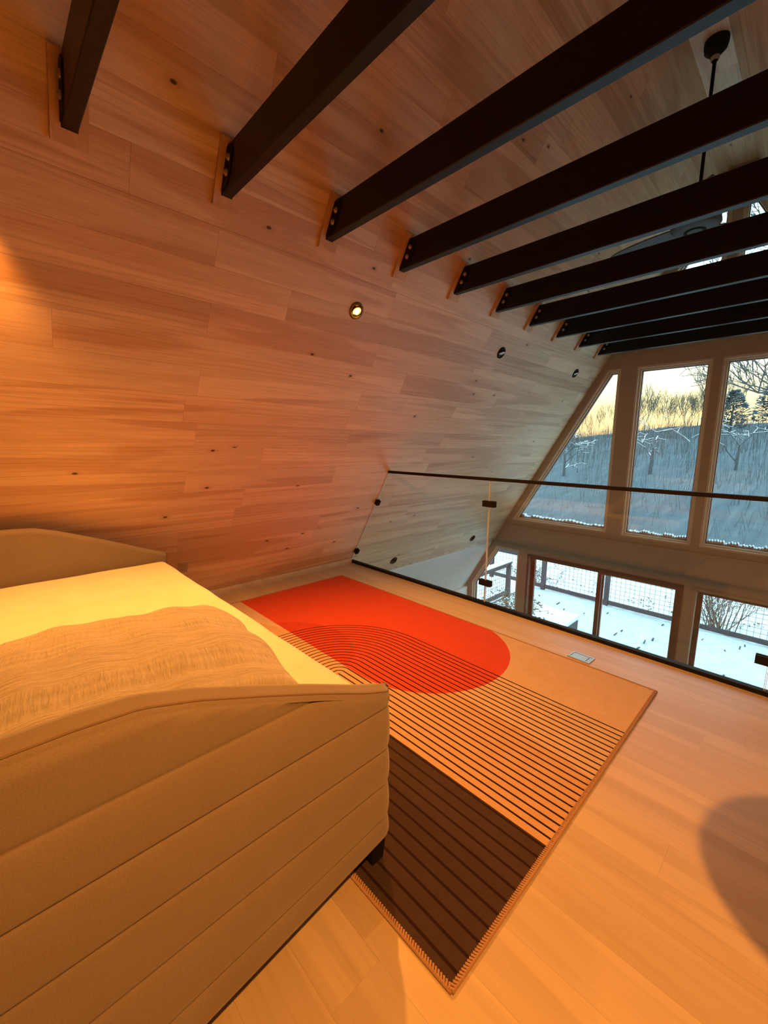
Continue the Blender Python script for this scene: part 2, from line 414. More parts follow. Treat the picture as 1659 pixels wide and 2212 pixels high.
for d_, (x0_, x1_, mid) in enumerate(((-3.08, -.985, -1.98), (2 * XC + .985, 2 * XC + 3.08, 2 * XC + 1.98))):
    op = [(x0_, -2.58), (x1_, -2.58), (x1_, -.40), (x0_, -.40)]
    i1 = inset(op, .035); o = MB().ring(op, i1, YG - .012, YG + .15).build('door_%d' % (d_ + 1), M['bronze'] if d_ == 0 else M['gable']); o['kind'] = 'structure'
    for k_, (a_, b_, yy) in enumerate(((x0_ + .035, mid + .035, YG + .09), (mid - .035, x1_ - .035, YG + .035))):
        q = [(a_, -2.545), (b_, -2.545), (b_, -.435), (a_, -.435)]; qi = inset(q, .055)
        lf = MB().ring(q, qi, yy, yy + .04).build('sliding_leaf', M['bronze'], o)
        MB().prism(qi, lambda z_: (z_[0], yy + .016, z_[1]), lambda z_: (z_[0], yy + .024, z_[1])).build('pane', M['glass'], lf)

# ------------------------------------------------------------------ collar beams
ORD = ['tenth', 'ninth', 'eighth', 'seventh', 'sixth', 'fifth', 'fourth', 'third', 'second', 'first']
BZ0, BH, BT = 2.466, .168, .052
for i in range(10):
    y = .362 + .603 * i
    near = ('black timber collar beam next to the gable window wall' if i == 9 else 'black timber collar beam, %s from the gable window wall' % ORD[i])
    b = thing('collar_beam', near, 'beam', (XC, y, BZ0), 0, 'black collar beams across the A-frame')
    za, zb = BZ0, BZ0 + BH; e = .012
    P = [(xL(za) + .002, za), (xR(za) - .002, za), (xR(zb) - .002, zb), (xL(zb) + .002, zb)]
    P = [(p[0] - XC, p[1] - BZ0) for p in P]; c = .004
    t = MB(); Pi = inset(P, c)
    n = 4
    ring = [[(q[0], -BT / 2, q[1]) for q in Pi], [(q[0], -BT / 2 + c, q[1]) for q in P], [(q[0], BT / 2 - c, q[1]) for q in P], [(q[0], BT / 2, q[1]) for q in Pi]]
    vs = [v for r_ in ring for v in r_]
    fs = [(3, 2, 1, 0), (12, 13, 14, 15)] + [(r_ * 4 + k_, r_ * 4 + (k_ + 1) % 4, (r_ + 1) * 4 + (k_ + 1) % 4, (r_ + 1) * 4 + k_) for r_ in range(3) for k_ in range(4)]
    t.add(vs, fs); t.build('timber', M['beam'], b)
    for s_ in (1, -1):
        fx = (lambda x: x) if s_ == 1 else (lambda x: -x)
        base = lambda z, d: (xL(z) - XC + d)                      # slope surface in beam space, z world
        pl_ = [(base(za + .012, .022), .012), (base(za + .012, .075), .012), (base(za + .05, .098), .05), (base(zb - .03, .088), BH - .035), (base(zb - .008, .06), BH - .010), (base(zb - .008, .022), BH - .010)]
        br = MB().prism([(fx(p[0]), p[1]) for p in pl_], lambda p: (p[0], -BT / 2 - .005, p[1]), lambda p: (p[0], -BT / 2 + .001, p[1])).build('bracket_plate', M['black'], b)
        for zz in (.062, .112):
            Mx = Matrix.Translation((fx(base(za + zz, .060)), -BT / 2 - .005, zz)) @ Matrix.Rotation(math.radians(90), 4, 'X')
            MB().lathe([(0, .011), (.008, .011), (.010, .007), (.014, .004), (.015, 0)], 14, Mx).build('bolt', M['bolt'], br)
        # wooden escutcheon block framing the beam where it meets the boards
        mg = .034; th = .018
        def sp(zw, yy, d):      # point on slope at world z, offset d into the room
            v = Vector((xL(zw), 0, zw)) + nL * d
            return (fx(v.x - XC), yy, v.z - BZ0)
        eb = MB()
        zlo, zhi = za - .034, zb + .03
        for (z0_, z1_, ya, yb) in ((zlo, zhi, -BT / 2 - mg, -BT / 2 - .001), (zlo, zhi, BT / 2 + .001, BT / 2 + mg), (zlo, za - .001, -BT / 2 - .001, BT / 2 + .001), (zb + .012, zhi, -BT / 2 - .001, BT / 2 + .001)):
            vs = [sp(z_ + (d * .5 if abs(z_ - za + .001) < 1e-6 else 0), yy, d) for z_ in (z0_, z1_) for yy in (ya, yb) for d in (.001, th)]
            eb.add(vs, [(0, 1, 3, 2), (4, 6, 7, 5), (0, 4, 5, 1), (2, 3, 7, 6), (0, 2, 6, 4), (1, 5, 7, 3)])
        eb.build('trim_block', M['trim_wood'], b)

# ------------------------------------------------------------------ gimbal spots set into the slopes
M['ring_on'] = simple('brass_ring', (.22, .13, .05), .35, metal=.6)
M['lamp_on'] = emit('lit_amber_lens', (1.0, .55, .12), 14)
M['lamp_rim'] = emit('glowing_amber_reflector', (1.0, .42, .05), 1.1)
M['lamp_off'] = simple('unlit_pale_lens', (.62, .60, .55), .3)
def gimbal(side, y, z, on, label, energy=0, cone=100, aim=(0, 0, -1), sfx=''):
    nn = nL if side < 0 else nR; x = xL(z) if side < 0 else xR(z)
    g = thing('gimbal_spotlight' + sfx, label, 'spotlight', (x, y, z), 0, 'round gimbal spotlights in the sloped boards')
    zax = nn; yax = Vector((0, 1, 0)); xax = yax.cross(zax).normalized()
    R = Matrix((( xax.x, yax.x, zax.x, 0), (xax.y, yax.y, zax.y, 0), (xax.z, yax.z, zax.z, 0), (0, 0, 0, 1)))
    mm = M['ring_on'] if on else M['black']
    MB().lathe([(.040, .001), (.041, .009), (.047, .012), (.054, .008), (.056, .001)], 32, R).build('trim_ring', mm, g)
    MB().lathe([(.041, .003), (.039, .0015), (.0, .0012)], 28, R).build('cup', mm if on else M['slot'], g)
    # eyeball turned downwards, standing proud of its ring
    aim_ = Vector(aim).normalized(); a = (nn * (1.0 if on else .75) + Vector((0, 0, -1)) * (.55 if on else 1.1)).normalized(); q_ = Vector((0, 1, 0)); w_ = q_.cross(a).normalized(); q_ = a.cross(w_)
    A = Matrix((( w_.x, q_.x, a.x, 0), (w_.y, q_.y, a.y, 0), (w_.z, q_.z, a.z, 0), (0, 0, 0, 1)))
    off = Matrix.Translation(nn * .004)
    MB().lathe([(.030, -.012), (.036, -.004), (.036, .008), (.034, .010), (.031, .007)], 28, off @ A).build('eyeball', mm, g)
    if on: MB().lathe([(.033, .0068), (.021, .0060)], 24, off @ A).build('reflector' + sfx, M['lamp_rim'], g)
    rl = .021 if on else .032
    MB().lathe([(rl, .007), (rl * .6, .009), (0, .010)], 24, off @ A).build('lens' + sfx, M['lamp_on'] if on else M['lamp_off'], g)
    if energy:
        L = bpy.data.lights.new('bulb' + sfx, 'SPOT'); L.energy = energy; L.color = AMBER; L.spot_size = math.radians(cone); L.spot_blend = 1.0; L.shadow_soft_size = .03
        lo = bpy.data.objects.new('bulb' + sfx, L); COL.objects.link(lo); lo.parent = g
        lo.matrix_basis = Matrix.Translation(nn * .035) @ aim_.to_track_quat('-Z', 'Y').to_matrix().to_4x4()
    return g
gimbal(-1, .065, 2.21, True, 'lit amber gimbal spotlight in the sloped boards above the daybed', 118, 100, (.06, .05, -1), '_offscreen')
gimbal(-1, 1.915, 2.20, True, 'lit amber gimbal spotlight in the sloped boards between daybed and railing', 120, 115, (.45, -.1, -1))
gimbal(-1, 3.755, 2.21, False, 'unlit black gimbal spotlight in the sloped boards just beyond the railing')
gimbal(-1, 5.51, 2.23, False, 'unlit black gimbal spotlight in the sloped boards beside the gable windows')
gimbal(-1, 3.68, -.155, False, 'unlit black gimbal spotlight low in the boards behind the railing glass')
gimbal(-1, 5.41, -.115, False, 'unlit black gimbal spotlight low in the boards near the gable windows')
gimbal(1, .065, 2.21, True, 'lit amber gimbal spotlight in the opposite slope beside the added shade-casting table', 150, 135, (-.35, .6, -1), '_offscreen')
gimbal(1, 1.915, 2.21, False, 'unlit black gimbal spotlight in the opposite slope near the railing')

# ------------------------------------------------------------------ ceiling fan
FX, FY = -.905, 4.295
fan = thing('ceiling_fan', 'dark grey ceiling fan hanging on a long black rod', 'ceiling fan', (FX, FY, ZR))
M['fan'] = simple('fan_grey', (.10, .11, .115), .45, var=.1, scale=30)
MB().lathe([(0, -.11), (.028, -.11), (.035, -.10), (.072, -.062), (.078, -.03), (.078, 0)], 28).build('canopy', M['black'], fan)
MB().lathe([(.022, -.135), (.03, -.12), (.03, -.108)], 20).build('collar', M['steel'], fan)
MB().tube([(0, 0, -.10), (0, 0, -1.2)], .0125, 12).build('downrod', M['black'], fan)
MB().lathe([(0, -1.315), (.07, -1.313), (.14, -1.30), (.17, -1.275), (.165, -1.245), (.08, -1.19), (.02, -1.17)], 32).build('motor', M['fan'], fan)
MB().lathe([(.05, -1.316), (.072, -1.319), (.076, -1.311)], 24).build('motor_ring', M['black'], fan)
for k_ in range(3):
    a = math.radians(165 + 120 * k_); bl = MB(); n = 16; tp = []; bt = []
    for i in range(n + 1):
        r_ = .12 + .58 * i / n; w_ = .062 + .022 * math.sin(math.pi * min(1, i / n * 1.1)) - (.04 * max(0, (i / n - .8) / .2) ** 2)
        for s_ in (-1, 1):
            p = Vector((r_, s_ * w_, -1.275 + s_ * .014)); p.rotate(Matrix.Rotation(a, 3, 'Z')); tp.append(p)
    vs = [p + Vector((0, 0, .005)) for p in tp] + [p - Vector((0, 0, .005)) for p in tp]; N2 = len(tp); fs = []
    for i in range(n):
        q = (2 * i, 2 * i + 1, 2 * i + 3, 2 * i + 2); fs += [q, tuple(N2 + j for j in reversed(q))]
        fs += [(2 * i, 2 * i + 2, N2 + 2 * i + 2, N2 + 2 * i), (2 * i + 1, N2 + 2 * i + 1, N2 + 2 * i + 3, 2 * i + 3)]
    fs += [(0, N2, N2 + 1, 1), (2 * n, 2 * n + 1, N2 + 2 * n + 1, N2 + 2 * n)]
    bl.add(vs, fs).build('blade', M['fan'], fan)

# ------------------------------------------------------------------ glass railing
rail = thing('glass_railing', 'frameless glass railing with black cap rail and black floor channel', 'railing', (0, YR, 0))
RH = 1.047
MB().box(xL(RH) + .004, xR(RH) - .004, -.015, .015, RH - .012, RH + .012).build('cap_rail', M['black'], rail)
MB().box(xL(.0) + .012, xR(.0) - .012, -.018, .022, -.02, .024).build('floor_channel', M['black'], rail)
zb_, zt_ = .02, RH - .010; g = .006
panels = [[(xL(zb_) + .008, zb_), (-1.79 - g / 2, zb_), (-1.79 - g / 2, zt_), (xL(zt_) + .008, zt_)],
          [(-1.79 + g / 2, zb_), (-.055 - g / 2, zb_), (-.055 - g / 2, zt_), (-1.79 + g / 2, zt_)],
          [(-.055 + g / 2, zb_), (xR(zb_) - .008, zb_), (xR(zt_) - .008, zt_), (-.055 + g / 2, zt_)]]
for p in panels:
    pn = MB().prism(p, lambda q: (q[0], -.006, q[1]), lambda q: (q[0], .006, q[1])).build('glass_panel', M['rail_glass'], rail)
    for j in (1, 3):
        a, b = p[j], p[(j + 1) % 4]; MB().bar((a[0], 0, a[1]), (b[0], 0, b[1]), .0125, .0022, (1, 0, 0)).build('polished_edge', M['edge'], pn)
for xj in (-1.79, -.055):
    for zz in (.848, .19):
        c = MB()
        for s_ in (-1, 1): c.box(xj - .055, xj + .055, s_ * .0065, s_ * .017, zz - .024, zz + .024)
        c.build('clamp', M['black'], rail)
def sidept(sd, z, d, y):
    v = Vector((xL(z), 0, z)) + nL * d; return (v.x if sd < 0 else 2 * XC - v.x, y, v.z)
for sd in (-1, 1):
    for zz in (.735, .155):
        c = MB()
        for s_ in (-1, 1):
            vs = [sidept(sd, zz + dz, d, s_ * yy) for dz in (-.024, .024) for d in (.002, .045) for yy in (.0065, .018)]
            c.add(vs, [(0, 1, 3, 2), (4, 6, 7, 5), (0, 4, 5, 1), (2, 3, 7, 6), (0, 2, 6, 4), (1, 5, 7, 3)])
        c.build('wall_clamp', M['black'], rail)

# ------------------------------------------------------------------ rug
RX0, RX1, RY0, RY1, RT = -3.20, -.457, .680, 2.492, .009
def rugmat():
    m, t, b = newmat('rug_pile'); q = NT(t); obj = q.n('ShaderNodeTexCoord').outputs['Object']
    sp = q.n('ShaderNodeSeparateXYZ'); q.l(obj, sp.inputs[0]); x, y = sp.outputs[0], sp.outputs[1]
    sq = lambda a: q.m('MULTIPLY', a, a)
    def circ(cx, cy): return q.m('SQRT', q.m('ADD', sq(q.m('SUBTRACT', x, cx)), sq(q.m('SUBTRACT', y, cy))))
    # colour fields
    peach, tan_, red, dred, brown, ink = (.56, .45, .34), (.52, .365, .24), (.54, .072, .035), (.45, .055, .03), (.055, .036, .029), (.022, .010, .008)
    par = q.m('SUBTRACT', 1.685, q.m('MULTIPLY', sq(q.m('ADD', x, 1.2)), .155))
    c = q.mix(q.m('LESS_THAN', y, par), peach, tan_)
    end = q.m('LESS_THAN', circ(-1.66, 1.97), .548)
    body = q.m('MULTIPLY', q.m('LESS_THAN', x, -1.66), q.m('GREATER_THAN', y, 1.422))
    isred = q.m('MAXIMUM', end, body)
    c = q.mix(isred, c, red)
    c = q.mix(q.m('MULTIPLY', q.m('MULTIPLY', isred, q.m('LESS_THAN', circ(-2.2, 1.2), .48)), q.m('LESS_THAN', x, -1.2)), c, dred)
    isbrown = q.m('LESS_THAN', y, 1.203)
    c = q.mix(isbrown, c, brown)
    # concentric lines: arcs on the left, straight runs to the right
    cx, cy, P, R0 = -1.76, 1.345, .03605, .648
    right = q.m('GREATER_THAN', x, cx); low = q.m('LESS_THAN', y, cy)
    d_arc = q.m('SUBTRACT', R0, circ(cx, cy))
    d_leg = q.m('SUBTRACT', R0, q.m('SUBTRACT', cx, x))
    d_str = q.m('SUBTRACT', R0 + cy, y)
    d_left = q.m('ADD', q.m('MULTIPLY', d_leg, low), q.m('MULTIPLY', d_arc, q.m('SUBTRACT', 1, low)))
    d = q.m('ADD', q.m('MULTIPLY', d_str, right), q.m('MULTIPLY', d_left, q.m('SUBTRACT', 1, right)))
    fr = q.m('FRACT', q.m('ADD', q.m('DIVIDE', d, P), .5))
    dist = q.m('MULTIPLY', q.m('ABSOLUTE', q.m('SUBTRACT', fr, .5)), P)
    line = q.m('LESS_THAN', dist, .0042)
    rng_ = q.m('MULTIPLY', q.m('GREATER_THAN', d, -.01), q.m('LESS_THAN', d, .776))
    rng_ = q.m('MULTIPLY', rng_, q.m('SUBTRACT', 1, isbrown))
    c = q.mix(q.m('MULTIPLY', line, rng_), c, ink)
    # darker ribs in the brown field
    fb = q.m('FRACT', q.m('ADD', q.m('DIVIDE', q.m('SUBTRACT', 1.145, y), .0475), .5))
    db = q.m('MULTIPLY', q.m('ABSOLUTE', q.m('SUBTRACT', fb, .5)), .0475)
    c = q.mix(q.m('MULTIPLY', q.m('LESS_THAN', db, .0045), isbrown), c, ink)
    nz = q.noise(obj, 260, 3, .7); n2 = q.noise(obj, 14, 3)
    c = q.mix(1.0, c, q.ramp(nz, [(.25, (.80, .79, .78)), (.7, (1.06, 1.05, 1.05))]), 'MULTIPLY')
    c = q.mix(1.0, c, q.ramp(n2, [(.3, (.93, .92, .92)), (.7, (1, 1, 1))]), 'MULTIPLY')
    q.l(c, b.inputs['Base Color']); b.inputs['Roughness'].default_value = .95
    b.inputs['Specular IOR Level'].default_value = .15
    q.bump(nz, .5, .002, b); return m
rug = thing('area_rug', 'red, peach and brown area rug with thin curved black lines', 'rug', (0, 0, 0))
rug.rotation_euler = (0, 0, 0)
MB().box(RX0, RX1, RY0, RY1, .0005, RT).build('pile', rugmat(), rug)
M['yarn'] = simple('tan_yarn', (.36, .225, .14), .9, var=.15, scale=300)
st = MB()
def stitches(a, b, inw):
    a = Vector(a); b = Vector(b); d = (b - a); n = int(d.length / .0085); d.normalize(); inw = Vector(inw)
    for i in range(n):
        p = a + d * (i + .5) * .0085; q_ = d * .004
        st.bar(p - q_ + inw * .010 + Vector((0, 0, RT + .001)), p + q_ - inw * .003 + Vector((0, 0, RT * .75)), .0052, .004)
    st.tube([a - inw * .001 + Vector((0, 0, .005)), b - inw * .001 + Vector((0, 0, .005))], .0048, 6)
stitches((RX0, RY0, 0), (RX1, RY0, 0), (0, 1, 0)); stitches((RX1, RY0, 0), (RX1, RY1, 0), (-1, 0, 0))
stitches((RX1, RY1, 0), (RX0, RY1, 0), (0, -1, 0)); stitches((RX0, RY1, 0), (RX0, RY0, 0), (1, 0, 0))
sb = st.build('edge_stitching', M['yarn'], rug); sb['kind'] = 'stuff'

# ------------------------------------------------------------------ daybed
M['linen'] = fabric('oatmeal_upholstery', (.20, .172, .142), 520, .16, .45)
M['seam'] = simple('seam_thread', (.16, .115, .08), .9)
bed = thing('daybed', 'oatmeal upholstered daybed with channel-stitched sloping arms', 'daybed', (-1.87, .25, 0))
B0 = Vector((-1.87, .25, 0))
YBK, YFR = -.36, .812
def ztop(y):
    pts = [(-.6, .835), (.06, .838), (.16, .832), (.26, .803), (.40, .750), (.55, .690), (.70, .625), (.80, .588), (.83, .580)]
    for (a, za), (b, zb) in zip(pts, pts[1:]):
        if y <= b: return za + (zb - za) * (y - a) / (b - a)
    return pts[-1][1]
SEAMS = [.085, .165, .28, .395, .535, .672, .90]
def arm(sgn, xo):
    """sgn +1: outer face towards +x.  xo: outer face"""
    mb = MB(); th = .062; ys = [YBK + (YFR - .04 - YBK) * i / 60 for i in range(61)] + [YFR - .04 + .04 * math.sin(a * math.pi / 12) for a in range(1, 7)]
    zs = []
    for a, b in zip(SEAMS, SEAMS[1:]):
        n = 12
        for i in range(n): zs.append((a + (b - a) * (0.5 - .5 * math.cos(math.pi * i / n)), a, b))
    prof_n = None; vs = []; pipe = []
    for y in ys:
        zt_ = ztop(y); f = max(0, (y - (YFR - .04)) / .04); ins = .035 * (1 - math.sqrt(max(0, 1 - f * f)))
        ring = []
        for z, a, b in zs:
            zz = min(z, zt_ - .022)
            bul = .012 * (abs(math.sin(math.pi * (min(z, zt_) - a) / (b - a))) ** .45) if z < zt_ else .010
            fl_ = .05 * max(0, (.81 - y) / .56) * max(0, min(1, (.36 - zz) / .28))
            bot = .022 * max(0, 1 - (zz - .085) / .03) ** 2
            ring.append((xo + sgn * (bul - ins + fl_ - bot), y, zz))
        for k_ in range(1, 6):
            a = k_ / 6 * math.pi / 2; ring.append((xo + sgn * (.010 - ins - .022 * (1 - math.cos(a))), y, zt_ - .022 + .022 * math.sin(a)))
        for k_ in range(1, 8):
            u = k_ / 8; ring.append((xo + sgn * (-.012 - ins - (th - .034 - 1.6 * ins) * u), y, zt_ + .006 * math.sin(math.pi * u)))
        for k_ in range(0, 7):
            a = k_ / 6 * math.pi / 2; ring.append((xo - sgn * (th - .022 - .6 * ins + .022 * math.sin(a)), y, zt_ - .022 + .022 * math.cos(a)))
        ring += [(xo - sgn * (th - .6 * ins), y, .45), (xo - sgn * (th - .6 * ins), y, .25), (xo - sgn * (th - .6 * ins), y, .085)]
        prof_n = len(ring); vs += ring
        pipe.append((xo + sgn * (.0035 - ins), y, zt_ - .006))
    n = prof_n; fs = []
    for i in range(len(ys) - 1):
        for k_ in range(n):
            fs.append((i * n + k_, i * n + (k_ + 1) % n, (i + 1) * n + (k_ + 1) % n, (i + 1) * n + k_))
    fs += [tuple(range(n)), tuple((len(ys) - 1) * n + k_ for k_ in range(n))]
    mb.add([Vector(v) - B0 for v in vs], fs, True)
    a_ = mb.build('arm', M['linen'], bed)
    MB().tube([Vector(p) - B0 for p in pipe], .0022, 6).build('piping', M['seam'], a_)
    return a_
arm(1, -.80); arm(-1, -2.965)
bk = MB()
xs = [-2.85 + 1.94 * i / 24 for i in range(25)]
bk.box(-2.90 - B0.x, -.865 - B0.x, YBK - B0.y, YBK + .13 - B0.y, .085, .845)
o = bk.build('backrest', M['linen'], bed)
bv = o.modifiers.new('round', 'BEVEL'); bv.width = .02; bv.segments = 3
o = MB().box(-2.90 - B0.x, -.865 - B0.x, YBK + .13 - B0.y, .795 - B0.y, .085, .33).build('platform', M['linen'], bed)
bv = o.modifiers.new('round', 'BEVEL'); bv.width = .02; bv.segments = 3
for lx, ly in ((-.832, .765), (-2.935, .765), (-.832, -.32), (-2.935, -.32)):
    z0 = RT if ly > .6 else 0.0
    MB().prism([(-.028, -.028), (.028, -.028), (.028, .028), (-.028, .028)], lambda p: (lx + p[0] * .8 - B0.x, ly + p[1] * .8 - B0.y, z0 + .001), lambda p: (lx + p[0] - B0.x, ly + p[1] - B0.y, .09)).build('leg', M['black'], bed)

def mattmat():
    m, t, b = newmat('quilted_sheet'); q = NT(t); obj = q.n('ShaderNodeTexCoord').outputs['Object']
    # basket-weave quilting: blocks of ridges turned alternately
    sp = q.n('ShaderNodeSeparateXYZ'); q.l(q.vmap(obj, (1, 1, 1)), sp.inputs[0]); x, y = sp.outputs[0], sp.outputs[1]
    u = q.m('MULTIPLY', q.m('ADD', x, y), 7.0); v = q.m('MULTIPLY', q.m('SUBTRACT', x, y), 7.0)
    chk = q.m('GREATER_THAN', q.m('FRACT', q.m('MULTIPLY', q.m('ADD', q.m('FLOOR', u), q.m('FLOOR', v)), .5)), .25)
    ra = q.m('SINE', q.m('MULTIPLY', u, 44.0)); rb = q.m('SINE', q.m('MULTIPLY', v, 44.0))
    rid = q.m('ADD', q.m('MULTIPLY', ra, chk), q.m('MULTIPLY', rb, q.m('SUBTRACT', 1, chk)))
    nz = q.noise(obj, 9, 4)
    hgt = q.m('ADD', q.m('MULTIPLY', rid, .35), q.m('MULTIPLY', nz, 1.2))
    q.l(q.ramp(nz, [(.3, (.72, .68, .60)), (.7, (.78, .74, .66))]), b.inputs['Base Color'])
    b.inputs['Roughness'].default_value = .9; b.inputs['Sheen Weight'].default_value = .2
    q.bump(hgt, .5, .004, b); return m
def roundbox(x0, x1, y0, y1, z0, z1, r, nx, ny, wob, seed):
    """box with rounded edges, its top a fine grid"""
    rr = random.Random(seed); ph = [rr.uniform(0, 6) for _ in range(6)]
    def w(x, y): return wob * (math.sin(5 * x + ph[0]) * math.sin(7 * y + ph[1]) + .6 * math.sin(13 * x + ph[2] + 3 * y) + .4 * math.sin(19 * y + ph[3] - 6 * x))
    bm = bmesh.new(); bmesh.ops.create_cube(bm, size=1)
    bmesh.ops.scale(bm, vec=(x1 - x0, y1 - y0, z1 - z0), verts=bm.verts); bmesh.ops.translate(bm, vec=((x0 + x1) / 2, (y0 + y1) / 2, (z0 + z1) / 2), verts=bm.verts)
    bmesh.ops.bevel(bm, geom=bm.edges[:], offset=r, segments=5, profile=.5, affect='EDGES')
    for ax, n in ((0, nx), (1, ny)):
        lo, hi = (x0, x1) if ax == 0 else (y0, y1)
        for i in range(1, n):
            no = [0, 0, 0]; no[ax] = 1; co = [0, 0, 0]; co[ax] = lo + (hi - lo) * i / n
            bmesh.ops.bisect_plane(bm, geom=bm.verts[:] + bm.edges[:] + bm.faces[:], plane_co=co, plane_no=no)
    for v in bm.verts:
        if v.co.z > (z0 + z1) / 2: v.co.z += w(v.co.x, v.co.y)
        if v.co.y > (y0 + y1) / 2 + .3: v.co.y += .5 * wob * math.sin(23 * v.co.x + ph[4])
    me = bpy.data.meshes.new('m'); bm.to_mesh(me); bm.free()
    for p in me.polygons: p.use_smooth = True
    return me
mt = link('mattress', roundbox(-2.885, -.875, YBK + .135, .795, .335, .555, .045, 40, 24, .0022, 4), mattmat())
tag(mt, 'cream quilted mattress between the arms of the daybed', 'mattress')

def pillowmat():
    m, t, b = newmat('crinkled_linen'); q = NT(t); obj = q.n('ShaderNodeTexCoord').outputs['Object']
    # bands of ribs across the pillow with crinkles in between
    cr_ = q.noise(q.vmap(obj, (16, 150, 20)), 1.0, 3, .6, .4)
    cr2 = q.noise(q.vmap(obj, (150, 9, 20)), 1.0, 3, .6, .4)
    sp = q.n('ShaderNodeSeparateXYZ'); q.l(obj, sp.inputs[0])
    band = q.noise(q.vmap(obj, (9, .2, .2)), 1.0, 1)
    bm_ = q.ramp(band, [(.45, (0, 0, 0)), (.52, (1, 1, 1))])
    hgt = q.m('ADD', q.m('MULTIPLY', cr_, q.m('SUBTRACT', 1.15, bm_)), q.m('MULTIPLY', cr2, bm_))
    rows = q.m('MULTIPLY', q.m('SINE', q.m('MULTIPLY', sp.outputs[0], 190)), .10)
    hgt = q.m('ADD', hgt, rows)
    nz = q.noise(obj, 500, 2)
    c = q.ramp(nz, [(.3, (.37, .355, .33)), (.7, (.45, .43, .40))])
    q.l(q.mix(1, c, q.ramp(hgt, [(.3, (.86, .85, .84)), (.7, (1.03, 1.02, 1.02))]), 'MULTIPLY'), b.inputs['Base Color'])
    b.inputs['Roughness'].default_value = .92; b.inputs['Sheen Weight'].default_value = .3
    q.bump(hgt, 1.0, .010, b); return m
def pillow(sx_, sy_, T, seed):
    n = 48; rr = random.Random(seed); ph = [rr.uniform(0, 6.3) for _ in range(8)]; vs = []; fs = []
    for sd in (1, -1):
        for i in range(n + 1):
            for j in range(n + 1):
                u = -1 + 2 * i / n; v = -1 + 2 * j / n
                u = math.sin(u * math.pi / 2); v = math.sin(v * math.pi / 2)
                pin = 1 - .055 * (v * v) * (1 - .3 * abs(u)); pin2 = 1 - .045 * (u * u)
                x = u * sx_ * pin2 * (1 + .012 * math.sin(9 * v + ph[0])); y = v * sy_ * pin * (1 + .014 * math.sin(8 * u + ph[1]))
                e = (max(0, 1 - abs(u) ** 3.0) ** .52) * (max(0, 1 - abs(v) ** 3.4) ** .52)
                z = T * e * (1 if sd > 0 else -.55)
                if sd > 0: z += e * .006 * (math.sin(11 * u + 5 * v + ph[2]) + .7 * math.sin(17 * v - 4 * u + ph[3]))
                vs.append((x, y, z))
    N = n + 1
    for sd in (0, 1):
        b = sd * N * N
        for i in range(n):
            for j in range(n):
                fs.append((b + i * N + j, b + (i + 1) * N + j, b + (i + 1) * N + j + 1, b + i * N + j + 1))
    mb = MB().add(vs, fs, True); return mb
pw = pillow(.375, .40, .135, 5).build('pillow', pillowmat())
bm = bmesh.new(); bm.from_mesh(pw.data); bmesh.ops.remove_doubles(bm, verts=bm.verts, dist=.0004); bmesh.ops.recalc_face_normals(bm, faces=bm.faces); bm.to_mesh(pw.data); bm.free()
pw.location = (-1.305, .228, .637); pw.rotation_euler = (math.radians(-1), math.radians(-5), math.radians(-9))
tag(pw, 'large beige crinkled linen pillow lying on the daybed mattress', 'pillow')

# ------------------------------------------------------------------ small fittings
ou = thing('wall_outlet', 'small square beige outlet plate on the boards behind the daybed', 'outlet', (xL(.352), 1.04, .352))
def slab(z0, z1, y0, y1, d0, d1, zc):
    vs = []
    for s_ in (z0, z1):
        for y in (y0, y1):
            for d in (d0, d1):
                v = Vector((xL(zc), 0, zc)) + Vector((K, 0, 1)).normalized() * s_ + nL * d - Vector((xL(zc), 0, zc)); vs.append((v.x, y, v.z))
    return MB().add(vs, [(0, 1, 3, 2), (4, 6, 7, 5), (0, 4, 5, 1), (2, 3, 7, 6), (0, 2, 6, 4), (1, 5, 7, 3)])
slab(-.058, .058, -.036, .036, .001, .007, .352).build('cover_plate', M['plate'], ou)
for s_ in (-.026, .026):
    r_ = slab(s_ - .017, s_ + .017, -.016, .016, .007, .009, .352).build('receptacle', M['plate'], ou)
    for yy in (-.007, .007): slab(s_ - .006, s_ + .006, yy - .0012, yy + .0012, .009, .0095, .352).build('slot', M['slot'], r_)
fo = thing('floor_outlet', 'small steel floor outlet box with hinged lid beside the rug edge', 'outlet', (-.884, 2.577, 0), math.radians(-2))
MB().ring([(-.066, -.046), (.066, -.046), (.066, .046), (-.066, .046)], [(-.054, -.034), (.054, -.034), (.054, .034), (-.054, .034)], 0, 1)
fr = MB(); 
for (a, b, c_, d) in ((-.066, .066, -.046, -.034), (-.066, .066, .034, .046), (-.066, -.054, -.034, .034), (.054, .066, -.034, .034)): fr.box(a, b, c_, d, .0005, .006)
fr.build('frame', M['steel'], fo)
MB().box(-.052, .052, -.032, .032, .0005, .0045).build('lid', M['steel'], fo)
MB().box(.038, .041, -.03, .03, .0045, .0052).build('finger_slot', M['slot'], fo)

# unseen round table, added outside the frame to cast the floor shadow at right
M['table'] = wood('walnut', (.30, .18, .10), (.24, .14, .08), (.18, .10, .06), .3, knots=False)
tb = thing('added_shade_table', 'unseen tall round table added to shade the floor at the right', 'table', (.322, 1.062, 0))
MB().lathe([(0, .825), (.24, .825), (.258, .832), (.262, .842), (.258, .852), (0, .855)], 48).build('table_top', M['table'], tb)
MB().lathe([(.022, .03), (.022, .6), (.05, .8), (.07, .826)], 24).build('column', M['black'], tb)
MB().lathe([(0, 0), (.17, 0), (.17, .012), (.15, .02), (.03, .032), (0, .034)], 36).build('foot', M['black'], tb)

